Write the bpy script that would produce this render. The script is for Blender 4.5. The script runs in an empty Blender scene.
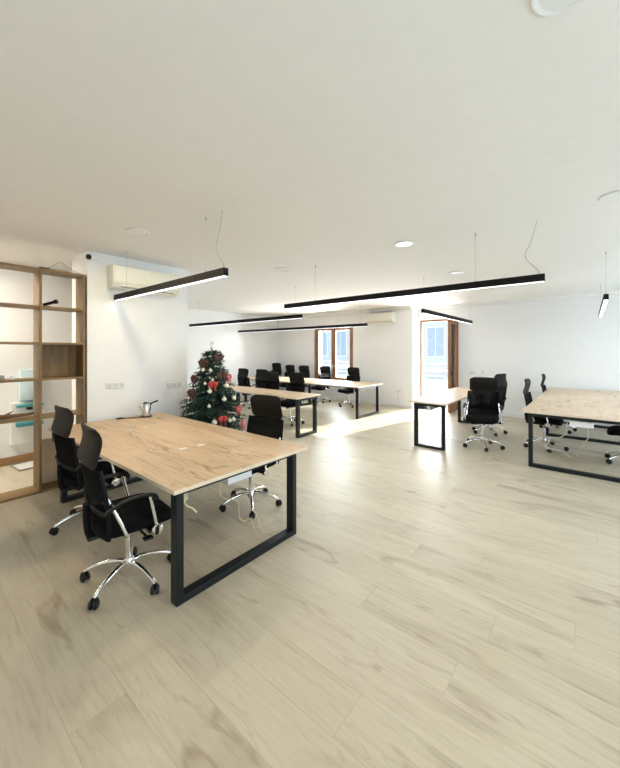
import bpy, bmesh, math, random
from mathutils import Vector, Matrix
random.seed(7)
S = bpy.context.scene
COL = S.collection
PI = math.pi
CEIL = 2.88

# ------------------------------------------------------------------ materials
def mat(name, color, rough=0.5, metal=0.0, spec=0.5, emit=None, emit_s=0.0):
    m = bpy.data.materials.new(name); m.use_nodes = True
    b = m.node_tree.nodes['Principled BSDF']
    b.inputs['Base Color'].default_value = (*color, 1)
    b.inputs['Roughness'].default_value = rough
    b.inputs['Metallic'].default_value = metal
    b.inputs['Specular IOR Level'].default_value = spec
    if emit:
        b.inputs['Emission Color'].default_value = (*emit, 1)
        b.inputs['Emission Strength'].default_value = emit_s
    return m

def noise_bump(m, scale=60, strength=0.1, var=0.06):
    """a little colour variation and relief so that no surface is a flat fill"""
    nt = m.node_tree; N = nt.nodes; L = nt.links; b = N['Principled BSDF']
    tc = N.new('ShaderNodeTexCoord'); nz = N.new('ShaderNodeTexNoise')
    nz.inputs['Scale'].default_value = scale; nz.inputs['Detail'].default_value = 4
    L.new(tc.outputs['Object'], nz.inputs['Vector'])
    bp = N.new('ShaderNodeBump'); bp.inputs['Strength'].default_value = strength; bp.inputs['Distance'].default_value = 0.005
    L.new(nz.outputs['Fac'], bp.inputs['Height']); L.new(bp.outputs['Normal'], b.inputs['Normal'])
    c = b.inputs['Base Color'].default_value[:3]
    r = N.new('ShaderNodeValToRGB')
    r.color_ramp.elements[0].color = (*[x*(1-var) for x in c], 1); r.color_ramp.elements[0].position = .3
    r.color_ramp.elements[1].color = (*[min(1, x*(1+var)) for x in c], 1); r.color_ramp.elements[1].position = .7
    L.new(nz.outputs['Fac'], r.inputs['Fac']); L.new(r.outputs['Color'], b.inputs['Base Color'])
    return m

def wood(name, light, mid, dark, axis='Y', rough=0.45, scale=1.0, knots=0.5, planks=None, spec=0.4, cracks=0.0, rings=0.0, smudge=0.0):
    """procedural oak: grain streaks along axis, knots and cracks; planks=(width, length) adds boards"""
    m = bpy.data.materials.new(name); m.use_nodes = True
    nt = m.node_tree; N = nt.nodes; L = nt.links; b = N['Principled BSDF']
    tc = N.new('ShaderNodeTexCoord')
    mp = N.new('ShaderNodeMapping')
    if axis == 'Y': mp.inputs['Rotation'].default_value = (0, 0, -PI/2)      # grain direction -> texture X
    if axis == 'Z': mp.inputs['Rotation'].default_value = (0, PI/2, 0)
    L.new(tc.outputs['Object'], mp.inputs['Vector'])
    vec = mp.outputs['Vector']
    def nz(sx, sy, sz, detail, dist=0.0, off=None):
        k = N.new('ShaderNodeMapping'); k.inputs['Scale'].default_value = (sx*scale, sy*scale, sz*scale)
        L.new(vec, k.inputs['Vector'])
        src = k.outputs['Vector']
        if off is not None:
            ad = N.new('ShaderNodeVectorMath'); ad.operation = 'ADD'
            L.new(src, ad.inputs[0]); L.new(off, ad.inputs[1]); src = ad.outputs[0]
        t = N.new('ShaderNodeTexNoise'); t.inputs['Scale'].default_value = 1; t.inputs['Detail'].default_value = detail
        t.inputs['Distortion'].default_value = dist
        L.new(src, t.inputs['Vector']); return t.outputs['Fac']
    off = None; brick = None
    if planks:
        brick = N.new('ShaderNodeTexBrick')
        brick.offset = 0.0; brick.offset_frequency = 2
        brick.inputs['Scale'].default_value = 1
        brick.inputs['Brick Width'].default_value = planks[1]; brick.inputs['Row Height'].default_value = planks[0]
        brick.inputs['Mortar Size'].default_value = 0.0022; brick.inputs['Mortar Smooth'].default_value = 0.2
        brick.inputs['Color1'].default_value = (0, 0, 0, 1); brick.inputs['Color2'].default_value = (1, 1, 1, 1)
        brick.inputs['Mortar'].default_value = (0.5, 0.5, 0.5, 1)
        sp = N.new('ShaderNodeSeparateXYZ'); L.new(vec, sp.inputs[0])
        dv = N.new('ShaderNodeMath'); dv.operation = 'DIVIDE'; dv.inputs[1].default_value = planks[0]; L.new(sp.outputs[1], dv.inputs[0])
        fl = N.new('ShaderNodeMath'); fl.operation = 'FLOOR'; L.new(dv.outputs[0], fl.inputs[0])
        wn = N.new('ShaderNodeTexWhiteNoise'); wn.noise_dimensions = '1D'; L.new(fl.outputs[0], wn.inputs['W'])
        ma = N.new('ShaderNodeMath'); ma.operation = 'MULTIPLY_ADD'; ma.inputs[1].default_value = planks[1]*3; L.new(wn.outputs['Value'], ma.inputs[0]); L.new(sp.outputs[0], ma.inputs[2])
        cb = N.new('ShaderNodeCombineXYZ'); L.new(ma.outputs[0], cb.inputs[0]); L.new(sp.outputs[1], cb.inputs[1])
        L.new(cb.outputs[0], brick.inputs['Vector'])
        sc = N.new('ShaderNodeVectorMath'); sc.operation = 'SCALE'; sc.inputs['Scale'].default_value = 17.0
        L.new(brick.outputs['Color'], sc.inputs[0]); off = sc.outputs[0]
    grain = nz(2.0, 17, 17, 8, 0.8, off)
    fine = nz(9, 95, 95, 4, 0.3, off)
    blot = nz(1.5, 3.2, 3.2, 3, 0.8, off)
    def mixf(a, bb, fac):
        x = N.new('ShaderNodeMix'); x.data_type = 'FLOAT'; x.inputs[0].default_value = fac
        L.new(a, x.inputs[2]); L.new(bb, x.inputs[3]); return x.outputs[0]
    g = mixf(mixf(grain, fine, 0.38), blot, 0.3)
    if rings > 0:
        k = N.new('ShaderNodeMapping'); k.inputs['Scale'].default_value = (.55*scale, 5.0*scale, 5.0*scale); L.new(vec, k.inputs['Vector'])
        src = k.outputs['Vector']
        if off is not None:
            ad = N.new('ShaderNodeVectorMath'); ad.operation = 'ADD'; L.new(src, ad.inputs[0]); L.new(off, ad.inputs[1]); src = ad.outputs[0]
        wv = N.new('ShaderNodeTexWave'); wv.wave_type = 'BANDS'; wv.bands_direction = 'Y'
        wv.inputs['Scale'].default_value = 1.7; wv.inputs['Distortion'].default_value = 9; wv.inputs['Detail'].default_value = 4; wv.inputs['Detail Scale'].default_value = .9
        L.new(src, wv.inputs['Vector']); g = mixf(g, wv.outputs['Fac'], rings)
    r = N.new('ShaderNodeValToRGB'); e = r.color_ramp.elements
    e[0].position = .32; e[0].color = (*dark, 1); e[1].position = .64; e[1].color = (*light, 1)
    k = e.new(.47); k.color = (*mid, 1)
    L.new(g, r.inputs['Fac']); colr = r.outputs['Color']
    def mult(c, fac_out, lo):
        x = N.new('ShaderNodeMix'); x.data_type = 'RGBA'; x.blend_type = 'MULTIPLY'
        L.new(fac_out, x.inputs[0]); L.new(c, x.inputs[6]); x.inputs[7].default_value = (*lo, 1); return x.outputs[2]
    if cracks > 0:
        cn = nz(1.1, 9, 9, 2, 1.5, off); gate = nz(1.7, 4, 4, 2, .5, off)
        a1 = N.new('ShaderNodeMath'); a1.operation = 'SUBTRACT'; a1.inputs[1].default_value = .5; L.new(cn, a1.inputs[0])
        a2 = N.new('ShaderNodeMath'); a2.operation = 'ABSOLUTE'; L.new(a1.outputs[0], a2.inputs[0])
        a3 = N.new('ShaderNodeMapRange'); a3.inputs['From Min'].default_value = .0; a3.inputs['From Max'].default_value = .022; a3.inputs['To Min'].default_value = 1; a3.inputs['To Max'].default_value = 0
        L.new(a2.outputs[0], a3.inputs['Value'])
        a4 = N.new('ShaderNodeMapRange'); a4.inputs['From Min'].default_value = .50; a4.inputs['From Max'].default_value = .64; a4.inputs['To Max'].default_value = cracks
        L.new(gate, a4.inputs['Value'])
        a5 = N.new('ShaderNodeMath'); a5.operation = 'MULTIPLY'; L.new(a3.outputs[0], a5.inputs[0]); L.new(a4.outputs[0], a5.inputs[1])
        colr = mult(colr, a5.outputs[0], (.45, .34, .26))
    if smudge > 0:
        sm = nz(.9, 2.6, 2.6, 5, .9, off)
        sr = N.new('ShaderNodeMapRange'); sr.inputs['From Min'].default_value = .56; sr.inputs['From Max'].default_value = .78; sr.inputs['To Max'].default_value = smudge
        L.new(sm, sr.inputs['Value']); colr = mult(colr, sr.outputs[0], (.50, .44, .38))
    kn = nz(2.0, 6.5, 6.5, 2, 1.2, off)
    kr = N.new('ShaderNodeValToRGB'); kr.color_ramp.elements[0].position = .62; kr.color_ramp.elements[1].position = .76
    kr.color_ramp.elements[0].color = (0, 0, 0, 1); kr.color_ramp.elements[1].color = (knots, knots, knots, 1)
    L.new(kn, kr.inputs['Fac']); colr = mult(colr, kr.outputs['Color'], (.52, .42, .34))
    if planks:
        mr = N.new('ShaderNodeMapRange'); mr.inputs['To Min'].default_value = 0.0; mr.inputs['To Max'].default_value = 0.6
        L.new(brick.outputs['Color'], mr.inputs['Value'])
        colr = mult(colr, mr.outputs[0], (.86, .85, .84))
        mo = N.new('ShaderNodeMath'); mo.operation = 'MULTIPLY'; mo.inputs[1].default_value = 0.32
        L.new(brick.outputs['Fac'], mo.inputs[0]); colr = mult(colr, mo.outputs[0], (.55, .48, .42))
    L.new(colr, b.inputs['Base Color'])
    b.inputs['Roughness'].default_value = rough; b.inputs['Specular IOR Level'].default_value = spec
    bp = N.new('ShaderNodeBump'); bp.inputs['Strength'].default_value = .08; bp.inputs['Distance'].default_value = .004
    L.new(fine, bp.inputs['Height']); L.new(bp.outputs['Normal'], b.inputs['Normal'])
    return m

def see_through(name, color, alpha, rough=.8):
    m = mat(name, color, rough)
    nt = m.node_tree; N = nt.nodes; L = nt.links; b = N['Principled BSDF']
    tr = N.new('ShaderNodeBsdfTransparent'); mx = N.new('ShaderNodeMixShader'); mx.inputs[0].default_value = alpha
    out = [n for n in N if n.type == 'OUTPUT_MATERIAL'][0]
    b.inputs['Specular IOR Level'].default_value = .1
    L.new(tr.outputs[0], mx.inputs[1]); L.new(b.outputs[0], mx.inputs[2]); L.new(mx.outputs[0], out.inputs[0])
    return m

M = {}
M['floor'] = wood('floor_oak', (.605, .54, .415), (.555, .49, .37), (.455, .39, .285), 'Y', .40, 1.0, .6, (.235, 1.9), .34, .25, .05, .6)
M['desk'] = wood('desk_oak', (.72, .535, .345), (.64, .455, .28), (.43, .275, .15), 'Y', .42, 1.0, .9, None, .4, .95, .06, .45)
M['desk_x'] = wood('desk_oak_across', (.77, .61, .44), (.71, .55, .385), (.52, .37, .24), 'X', .42, 1.0, .8, None, .4, .8, .06, .3)
M['edge'] = wood('desk_edge', (.80, .68, .52), (.76, .63, .47), (.66, .52, .37), 'Y', .5, 1.0, .1)
M['shelf'] = wood('shelf_oak', (.265, .165, .062), (.225, .133, .048), (.15, .085, .03), 'Z', .5, 1.0, .5, None, .4, .6, .15, .3)
M['shelf_h'] = wood('shelf_oak_across', (.265, .165, .062), (.225, .133, .048), (.15, .085, .03), 'X', .5, 1.0, .3)
M['door'] = wood('door_wood', (.36, .17, .075), (.29, .13, .055), (.19, .08, .03), 'Z', .45, 1.0, .2)
M['panel'] = wood('panel_oak', (.66, .50, .31), (.58, .43, .26), (.42, .29, .16), 'Z', .5, 1.0, .4, None, .4, .4, .1, .3)
M['wall'] = noise_bump(mat('wall_paint', (.86, .85, .83), .85, spec=.2), 14, .03, .01)
M['ceil'] = noise_bump(mat('ceiling_paint', (.87, .85, .81), .9, spec=.15), 9, .03, .012)
M['base'] = noise_bump(mat('baseboard_paint', (.82, .80, .77), .5), 20, .02, .01)
M['brownbase'] = wood('baseboard_oak', (.42, .25, .12), (.36, .2, .09), (.26, .14, .06), 'X', .5, 1.0, .2)
M['steel'] = noise_bump(mat('black_steel', (.0048, .0085, .0105), .42, .0, .36), 200, .04, .1)
M['pend'] = noise_bump(mat('pendant_black', (.0055, .0055, .005), .6, spec=.2), 150, .03, .1)
M['led'] = mat('led_diffuser', (.9, .9, .9), .4, emit=(.93, .97, 1), emit_s=1.4)
M['wire'] = noise_bump(mat('wire_grey', (.45, .44, .42), .4, .4), 90, .02, .05)
M['cord'] = noise_bump(mat('cord_clear', (.42, .40, .35), .4), 90, .02, .05)
M['chrome'] = noise_bump(mat('chrome', (.82, .82, .82), .12, 1.0), 40, .01, .03)
M['plastic'] = noise_bump(mat('black_plastic', (.006, .006, .0066), .42, spec=.35), 120, .05, .15)
M['fabric'] = noise_bump(mat('black_fabric', (.0045, .0045, .0052), .9, spec=.12), 300, .3, .25)
M['leather'] = noise_bump(mat('black_leather', (.0072, .0060, .0048), .6, spec=.2), 160, .15, .2)
M['mesh'] = see_through('black_mesh', (.004, .004, .005), .85, .95)
M['frame'] = noise_bump(mat('frame_black', (.004, .004, .0045), .6, spec=.15), 120, .05, .15)
M['white'] = noise_bump(mat('white_plastic', (.85, .85, .83), .35), 50, .02, .01)
M['cream'] = noise_bump(mat('cream_plastic', (.84, .81, .70), .35), 30, .02, .015)
M['grey'] = noise_bump(mat('grey_plastic', (.32, .32, .31), .4), 60, .02, .05)
M['outlet'] = noise_bump(mat('outlet_grey', (.62, .62, .60), .4), 60, .02, .03)
M['plate'] = noise_bump(mat('plate_white', (.74, .74, .72), .4), 60, .02, .02)
M['cable'] = noise_bump(mat('cable_cream', (.72, .63, .36), .45), 80, .02, .05)
M['cablew'] = noise_bump(mat('cable_white', (.75, .71, .60), .45), 80, .02, .05)
M['steelb'] = noise_bump(mat('brushed_steel', (.70, .69, .67), .28, 1.0), 120, .05, .05)
M['teal'] = noise_bump(mat('teal_plastic', (.05, .27, .30), .35), 60, .02, .08)
M['paleblue'] = noise_bump(mat('pale_blue_plastic', (.62, .76, .80), .25), 30, .02, .03)
M['red'] = noise_bump(mat('red_satin', (.46, .04, .035), .4), 90, .1, .2)
M['burgundy'] = noise_bump(mat('brown_red_ribbon', (.065, .024, .016), .6), 90, .2, .25)
M['bauble'] = noise_bump(mat('pearl_bauble', (.82, .78, .66), .2, .25), 30, .01, .03)
M['gold'] = noise_bump(mat('gold_star', (.78, .62, .28), .3, .7), 40, .05, .08)
M['trunk'] = wood('trunk_bark', (.16, .1, .06), (.12, .07, .04), (.06, .035, .02), 'Z', .8)
M['drift'] = wood('driftwood', (.24, .13, .06), (.17, .09, .04), (.08, .04, .02), 'X', .7, 3)
M['glass'] = None
def glass():
    m = bpy.data.materials.new('window_glass'); m.use_nodes = True
    nt = m.node_tree; N = nt.nodes; L = nt.links
    for n in list(N): N.remove(n)
    out = N.new('ShaderNodeOutputMaterial'); tr = N.new('ShaderNodeBsdfTransparent'); gl = N.new('ShaderNodeBsdfGlossy')
    tr.inputs[0].default_value = (.96, .98, .98, 1); gl.inputs['Roughness'].default_value = .02
    fr = N.new('ShaderNodeFresnel'); fr.inputs[0].default_value = 1.25
    mx = N.new('ShaderNodeMixShader'); L.new(fr.outputs[0], mx.inputs[0]); L.new(tr.outputs[0], mx.inputs[1]); L.new(gl.outputs[0], mx.inputs[2])
    L.new(mx.outputs[0], out.inputs[0]); return m
M['glass'] = glass()
M['facade'] = noise_bump(mat('facade_render', (.60, .63, .66), .9), 6, .03, .03)
M['facglass'] = noise_bump(mat('facade_glass', (.40, .50, .58), .3), 6, .02, .1)
M['terrace'] = noise_bump(mat('terrace_tiles', (.6, .58, .54), .8), 8, .05, .05)
def needles():
    m = mat('fir_needles', (.025, .075, .04), .55)
    nt = m.node_tree; N = nt.nodes; L = nt.links; b = N['Principled BSDF']
    tc = N.new('ShaderNodeTexCoord'); nz = N.new('ShaderNodeTexNoise'); nz.inputs['Scale'].default_value = 14
    L.new(tc.outputs['Object'], nz.inputs['Vector'])
    r = N.new('ShaderNodeValToRGB'); e = r.color_ramp.elements
    e[0].position = .35; e[0].color = (.008, .026, .017, 1); e[1].position = .70; e[1].color = (.045, .115, .065, 1)
    L.new(nz.outputs['Fac'], r.inputs['Fac']); L.new(r.outputs['Color'], b.inputs['Base Color']); return m
M['needles'] = needles()

# ------------------------------------------------------------------ mesh helpers
def xf(bm, verts, loc=(0, 0, 0), rot=None, scale=None):
    mtx = Matrix.Translation(loc)
    if rot is not None: mtx = mtx @ (rot if isinstance(rot, Matrix) else Matrix.Rotation(rot, 4, 'Z'))
    if scale is not None: mtx = mtx @ Matrix.Diagonal((*scale, 1))
    bmesh.ops.transform(bm, matrix=mtx, verts=verts)

def box(bm, lo, hi, bev=0.0, rot=None, seg=2, mi=0):
    """axis box lo..hi, optionally bevelled, optionally turned about its centre"""
    n0 = len(bm.faces)
    c = [(a+b)/2 for a, b in zip(lo, hi)]; s = [abs(b-a) for a, b in zip(lo, hi)]
    t = bmesh.new()
    bmesh.ops.create_cube(t, size=1)
    bmesh.ops.scale(t, vec=s, verts=t.verts)
    if bev > 0:
        bmesh.ops.bevel(t, geom=list(t.edges), offset=min(bev, min(s)*.49), segments=seg, affect='EDGES', profile=.5)
    xf(t, t.verts, c, rot)
    merge(bm, t, mi)

def merge(bm, t, mi=0):
    vm = {}
    for v in t.verts: vm[v] = bm.verts.new(v.co)
    for f in t.faces:
        try:
            nf = bm.faces.new([vm[v] for v in f.verts]); nf.material_index = mi
        except ValueError: pass
    t.free()

def cyl(bm, a, b, r, r2=None, n=16, caps=True):
    tube(bm, [a, b], [r, r if r2 is None else r2], n, caps)

def tube(bm, pts, r, n=8, caps=True, closed=False, flat=1.0):
    pts = [Vector(p) for p in pts]; K = len(pts)
    rs = r if isinstance(r, (list, tuple)) else [r]*K
    rings = []; ref = None
    for i, p in enumerate(pts):
        a = pts[i-1] if (i > 0 or closed) else p
        b = pts[(i+1) % K] if (i < K-1 or closed) else p
        d = (b-a).normalized()
        if ref is None:
            ref = Vector((0, 0, 1)) if abs(d.z) < .9 else Vector((1, 0, 0))
        u = (ref - d*ref.dot(d))
        if u.length < 1e-5: u = d.orthogonal()
        u.normalize(); ref = u; w = d.cross(u)
        rings.append([bm.verts.new(p + (u*math.cos(t)*flat + w*math.sin(t))*rs[i]) for t in [2*PI*k/n for k in range(n)]])
    for i in range(K if closed else K-1):
        A = rings[i]; B = rings[(i+1) % K]
        for k in range(n): bm.faces.new((A[k], A[(k+1) % n], B[(k+1) % n], B[k]))
    if caps and not closed:
        bm.faces.new(rings[0][::-1]); bm.faces.new(rings[-1])

def lathe(bm, prof, n=24, loc=(0, 0, 0), rot=None):
    """prof: (radius, z) pairs from bottom to top"""
    t = bmesh.new(); rings = []
    for r, z in prof:
        if r < 1e-6: rings.append([t.verts.new((0, 0, z))])
        else: rings.append([t.verts.new((r*math.cos(2*PI*k/n), r*math.sin(2*PI*k/n), z)) for k in range(n)])
    for A, B in zip(rings, rings[1:]):
        for k in range(n):
            q = [A[k % len(A)], A[(k+1) % len(A)], B[(k+1) % len(B)], B[k % len(B)]]
            q = [v for i, v in enumerate(q) if v not in q[:i]]
            if len(q) >= 3: t.faces.new(q)
    xf(t, t.verts, loc, rot); merge(bm, t)

def ball(bm, c, r, sc=(1, 1, 1), n=14):
    t = bmesh.new(); bmesh.ops.create_uvsphere(t, u_segments=n, v_segments=n//2+2, radius=r)
    xf(t, t.verts, c, None, sc); merge(bm, t)

def sheet(bm, rows, thick):
    """rows of points -> closed curved slab; thickness along the local normal"""
    R = len(rows); Cn = len(rows[0])
    P = [[Vector(p) for p in r] for r in rows]
    F = []; B = []
    for i in range(R):
        fr = []; br = []
        for j in range(Cn):
            du = P[i][min(j+1, Cn-1)] - P[i][max(j-1, 0)]; dv = P[min(i+1, R-1)][j] - P[max(i-1, 0)][j]
            nn = du.cross(dv).normalized()
            e = 1.0 if 0 < i < R-1 and 0 < j < Cn-1 else .45
            fr.append(bm.verts.new(P[i][j] + nn*thick*.5*e)); br.append(bm.verts.new(P[i][j] - nn*thick*.5*e))
        F.append(fr); B.append(br)
    for i in range(R-1):
        for j in range(Cn-1):
            bm.faces.new((F[i][j], F[i][j+1], F[i+1][j+1], F[i+1][j])); bm.faces.new((B[i][j], B[i+1][j], B[i+1][j+1], B[i][j+1]))
    for i in range(R-1):
        bm.faces.new((F[i][0], F[i+1][0], B[i+1][0], B[i][0])); bm.faces.new((F[i][-1], B[i][-1], B[i+1][-1], F[i+1][-1]))
    for j in range(Cn-1):
        bm.faces.new((F[0][j], B[0][j], B[0][j+1], F[0][j+1])); bm.faces.new((F[-1][j], F[-1][j+1], B[-1][j+1], B[-1][j]))

def obj(name, bm, m, parent=None, loc=(0, 0, 0), rotz=0, smooth=False):
    bmesh.ops.recalc_face_normals(bm, faces=bm.faces)
    me = bpy.data.meshes.new(name); bm.to_mesh(me); bm.free()
    for x in (m if isinstance(m, list) else [m]): me.materials.append(x)
    if smooth:
        me.polygons.foreach_set('use_smooth', [True]*len(me.polygons))
        if hasattr(me, 'set_sharp_from_angle'): me.set_sharp_from_angle(angle=math.radians(38))
    o = bpy.data.objects.new(name, me); COL.objects.link(o)
    o.location = loc; o.rotation_euler = (0, 0, rotz)
    if parent: o.parent = parent
    return o

def tag(o, label, cat, group=None):
    o['label'] = label; o['category'] = cat
    if group: o['group'] = group
    return o
def thing(name, label, cat, loc=(0, 0, 0), rotz=0, group=None):
    o = bpy.data.objects.new(name, None); COL.objects.link(o); o.empty_display_size = .1
    o.location = loc; o.rotation_euler = (0, 0, rotz)
    return tag(o, label, cat, group)
def structure(o): o['kind'] = 'structure'; return o
def struct(name, boxes, m, bev=0):
    bm = bmesh.new()
    for lo, hi in boxes: box(bm, lo, hi, bev)
    return structure(obj(name, bm, m))
def dup(root, loc, rotz, label, group=None):
    r = root.copy(); COL.objects.link(r); r.location = loc; r.rotation_euler = (0, 0, rotz); r['label'] = label
    if group: r['group'] = group
    for ch in list(root.children):
        c = ch.copy(); COL.objects.link(c); c.parent = r
        for g in list(ch.children):
            d = g.copy(); COL.objects.link(d); d.parent = c
    return r
def bez(pts, n=8):
    """smooth Catmull-Rom path through pts"""
    P = [Vector(p) for p in pts]; P = [P[0]*2-P[1]] + P + [P[-1]*2-P[-2]]; out = []
    for i in range(1, len(P)-2):
        for k in range(n):
            t = k/n; a, b, c, d = P[i-1], P[i], P[i+1], P[i+2]
            out.append(.5*((2*b)+(c-a)*t+(2*a-5*b+4*c-d)*t*t+(3*b-a-3*c+d)*t**3))
    out.append(P[-2]); return out

# ------------------------------------------------------------------ room shell
UR, UW, VF, VS, VB = 9.70, 9.25, 9.25, 4.87, -2.4      # right wall, window wall, far wall, column wall, near side wall
U0 = -2.2
struct('floor', [((U0, VB, -.06), (9.7+.25, 9.45, 0))], M['floor'])
struct('ceiling', [((U0-.2, VB-.2, CEIL), (9.95, 9.45, CEIL+.12))], M['ceil'])
# wall with AC: the short white column wall, and the side of the big room behind it
struct('wall_column', [((1.535, VS, 0), (2.91, 5.45, CEIL))], M['wall'])
struct('wall_corridor', [((U0, 6.42, 0), (2.91, 6.6, CEIL)), ((2.75, 5.45, 0), (2.91, 6.42, CEIL)), ((2.75, 6.6, 0), (2.91, VF, CEIL))], M['wall'])
struct('wall_far', [((2.75, VF, 0), (9.6, 9.45, CEIL))], M['wall'])
# window wall (u = 9.25) with window opening v 5.86..7.45, and the jog to the right wall
W0, W1, WT = 5.86, 7.45, 2.46
struct('wall_window', [((UW, 3.9, 0), (UW+.45, W0, CEIL)), ((UW, W1, 0), (UW+.45, VF, CEIL)), ((UW, W0, WT), (UW+.45, W1, CEIL)), ((UW, W0, 0), (UW+.45, W1, .55))], M['wall'])
D0, D1, DT = 2.80, 3.86, 2.50
struct('wall_right', [((UR, VB-.2, 0), (UR+.25, D0, CEIL)), ((UR, D0, DT), (UR+.25, D1, CEIL)), ((UR, D1, 0), (UR+.25, 3.9, CEIL))], M['wall'])
# near side wall (v = -2.4) with three tall openings, rear wall behind the viewer with one
ops = [(-.6, 1.4), (3.2, 5.4), (6.6, 8.8)]
bx = []; last = U0-.2
for a, b in ops:
    bx += [((last, VB-.2, 0), (a, VB, CEIL)), ((a, VB-.2, 0), (b, VB, .35)), ((a, VB-.2, 2.5), (b, VB, CEIL))]; last = b
bx.append(((last, VB-.2, 0), (UR, VB, CEIL)))
struct('wall_near', bx, M['wall'])
struct('wall_rear', [((U0-.2, VB, 0), (U0, 6.6, CEIL))], M['wall'])
# baseboards
struct('baseboard_window', [((UW-.014, 3.9, 0), (UW, VF, .08))], M['base'])
struct('baseboard_right', [((UR-.014, VB, 0), (UR, D0, .08))], M['base'])
struct('baseboard_far', [((2.91, VF-.014, 0), (UW, VF, .08))], M['base'])
struct('baseboard_column', [((1.535, VS-.014, 0), (2.91, VS, .08))], M['base'])
struct('baseboard_corridor', [((U0, 6.42-.018, 0), (2.75, 6.42, .115))], M['brownbase'])
# slim cove along the far walls
struct('trim_1', [((UW-.10, 3.9, CEIL-.07), (UW, VF, CEIL))], M['ceil'])
struct('trim_2', [((UR-.10, VB, CEIL-.07), (UR, 3.9, CEIL))], M['ceil'])

# window_1 : tall brown two-leaf window
def window(name, u, v0, v1, z0, z1):
    root = bpy.data.objects.new(name, None); COL.objects.link(root); structure(root)
    bm = bmesh.new(); w = .07
    box(bm, (u, v0, z0), (u+.10, v0+w, z1), .004); box(bm, (u, v1-w, z0), (u+.10, v1, z1), .004)
    box(bm, (u, v0+w, z1-w), (u+.10, v1-w, z1), .004); box(bm, (u, v0+w, z0), (u+.10, v1-w, z0+.05), .004)
    obj('window_frame', bm, M['door'], root)
    mid = (v0+v1)/2
    for a, b in ((v0+w+.002, mid-.003), (mid+.003, v1-w-.002)):
        bm = bmesh.new(); s = .085; zb, zt = z0+.052, z1-w-.002
        box(bm, (u+.02, a, zb), (u+.08, a+s, zt), .004); box(bm, (u+.02, b-s, zb), (u+.08, b, zt), .004)
        box(bm, (u+.02, a+s, zt-s), (u+.08, b-s, zt), .004); box(bm, (u+.02, a+s, zb), (u+.08, b-s, zb+.14), .004)
        sash = obj('sash', bm, M['door'], root)
        bm = bmesh.new(); box(bm, (u+.045, a+s-.005, zb+.135), (u+.052, b-s+.005, zt-s+.005)); obj('pane', bm, M['glass'], sash)
    bm = bmesh.new(); box(bm, (u-.006, mid+.025, 1.02), (u+.02, mid+.055, 1.18), .004); cyl(bm, (u-.02, mid+.04, 1.11), (u-.02, mid-.06, 1.11), .008); cyl(bm, (u+.0, mid+.04, 1.11), (u-.022, mid+.04, 1.11), .008)
    obj('handle', bm, M['steelb'], root)
    return root
window('window_1', UW+.03, W0, W1, .55, WT)
struct('trim_3', [((UW-.03, W0-.03, .522), (UW+.03, W1+.03, .55))], M['base'], .004)

# door_1 : balcony door, right leaf swung into the room
door = bpy.data.objects.new('door_1', None); COL.objects.link(door); structure(door)
bm = bmesh.new()
box(bm, (UR+.01, D0, 0), (UR+.11, D0+.05, DT), .004); box(bm, (UR+.01, D1-.05, 0), (UR+.11, D1, DT), .004); box(bm, (UR+.01, D0+.05, DT-.05), (UR+.11, D1-.05, DT), .004)
obj('door_frame', bm, M['door'], door)
leaf_u0, leaf_u1 = UR-.60, UR+.0
bm = bmesh.new(); v0, v1 = D0+.03, D0+.09; s = .10
box(bm, (leaf_u0, v0, .015), (leaf_u0+s, v1, DT-.06), .005); box(bm, (leaf_u1-s, v0, .015), (leaf_u1, v1, DT-.06), .005)
box(bm, (leaf_u0+s, v0, DT-.06-s), (leaf_u1-s, v1, DT-.06), .005); box(bm, (leaf_u0+s, v0, .015), (leaf_u1-s, v1, .25), .005)
leaf = obj('door_leaf', bm, M['door'], door)
bm = bmesh.new(); box(bm, (leaf_u0+s-.005, v0+.026, .245), (leaf_u1-s+.005, v0+.033, DT-.06-s+.005)); obj('pane', bm, M['glass'], leaf)
bm = bmesh.new(); box(bm, (leaf_u0+.035, v0-.008, 1.0), (leaf_u0+.065, v0, 1.2), .003)
cyl(bm, (leaf_u0+.05, v0, 1.1), (leaf_u0+.05, v0-.05, 1.1), .009); cyl(bm, (leaf_u0+.05, v0-.05, 1.1), (leaf_u0+.05, v0-.05, .98), .009)
obj('handle', bm, M['plastic'], leaf)

# ------------------------------------------------------------------ outside: terrace, railing and the house across the street
struct('terrace_slab', [((UR+.25, -1, -.12), (11.2, 9.6, -.02))], M['terrace'])
t = thing('balcony_railing', 'pale balcony railing with horizontal bars above a low parapet, beyond the open door', 'railing', (11.0, 4.5, -.02))
bm = bmesh.new(); box(bm, (-.08, -4.6, 0), (.08, 5.0, .72), .01); obj('parapet', bm, M['facade'], t)
bm = bmesh.new()
for z in (.84, .96, 1.08): box(bm, (-.015, -4.6, z), (.015, 5.0, z+.035), .004)
box(bm, (-.035, -4.6, 1.2), (.035, 5.0, 1.25), .006); obj('rail', bm, M['grey'], t)
for k in range(7):
    bm = bmesh.new(); box(bm, (-.02, -4.5+k*1.55, .72), (.02, -4.46+k*1.55, 1.2), .004); obj('post', bm, M['grey'], t)
t = thing('apartment_building', 'pale building with rows of bluish windows seen across the street through the balcony door', 'building', (21, 6, -6))
bm = bmesh.new(); box(bm, (0, -14, 0), (4, 13, 10.6)); obj('facade', bm, M['facade'], t)
for row, z in enumerate((4.2, 7.2)):
    for k in range(15):
        y = -13.2+k*1.75
        bm = bmesh.new(); box(bm, (-.05, y, z), (.02, y+1.15, z+1.9), .01); w = obj('window', bm, M['white'], t)
        bm = bmesh.new(); box(bm, (-.07, y+.07, z+.07), (-.04, y+.545, z+1.83)); box(bm, (-.07, y+.605, z+.07), (-.04, y+1.08, z+1.83)); obj('pane', bm, M['facglass'], w)
bm = bmesh.new()
for z in (3.2, 6.3, 9.7): box(bm, (-.18, -14, z), (0, 13, z+.22), .01)
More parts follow.
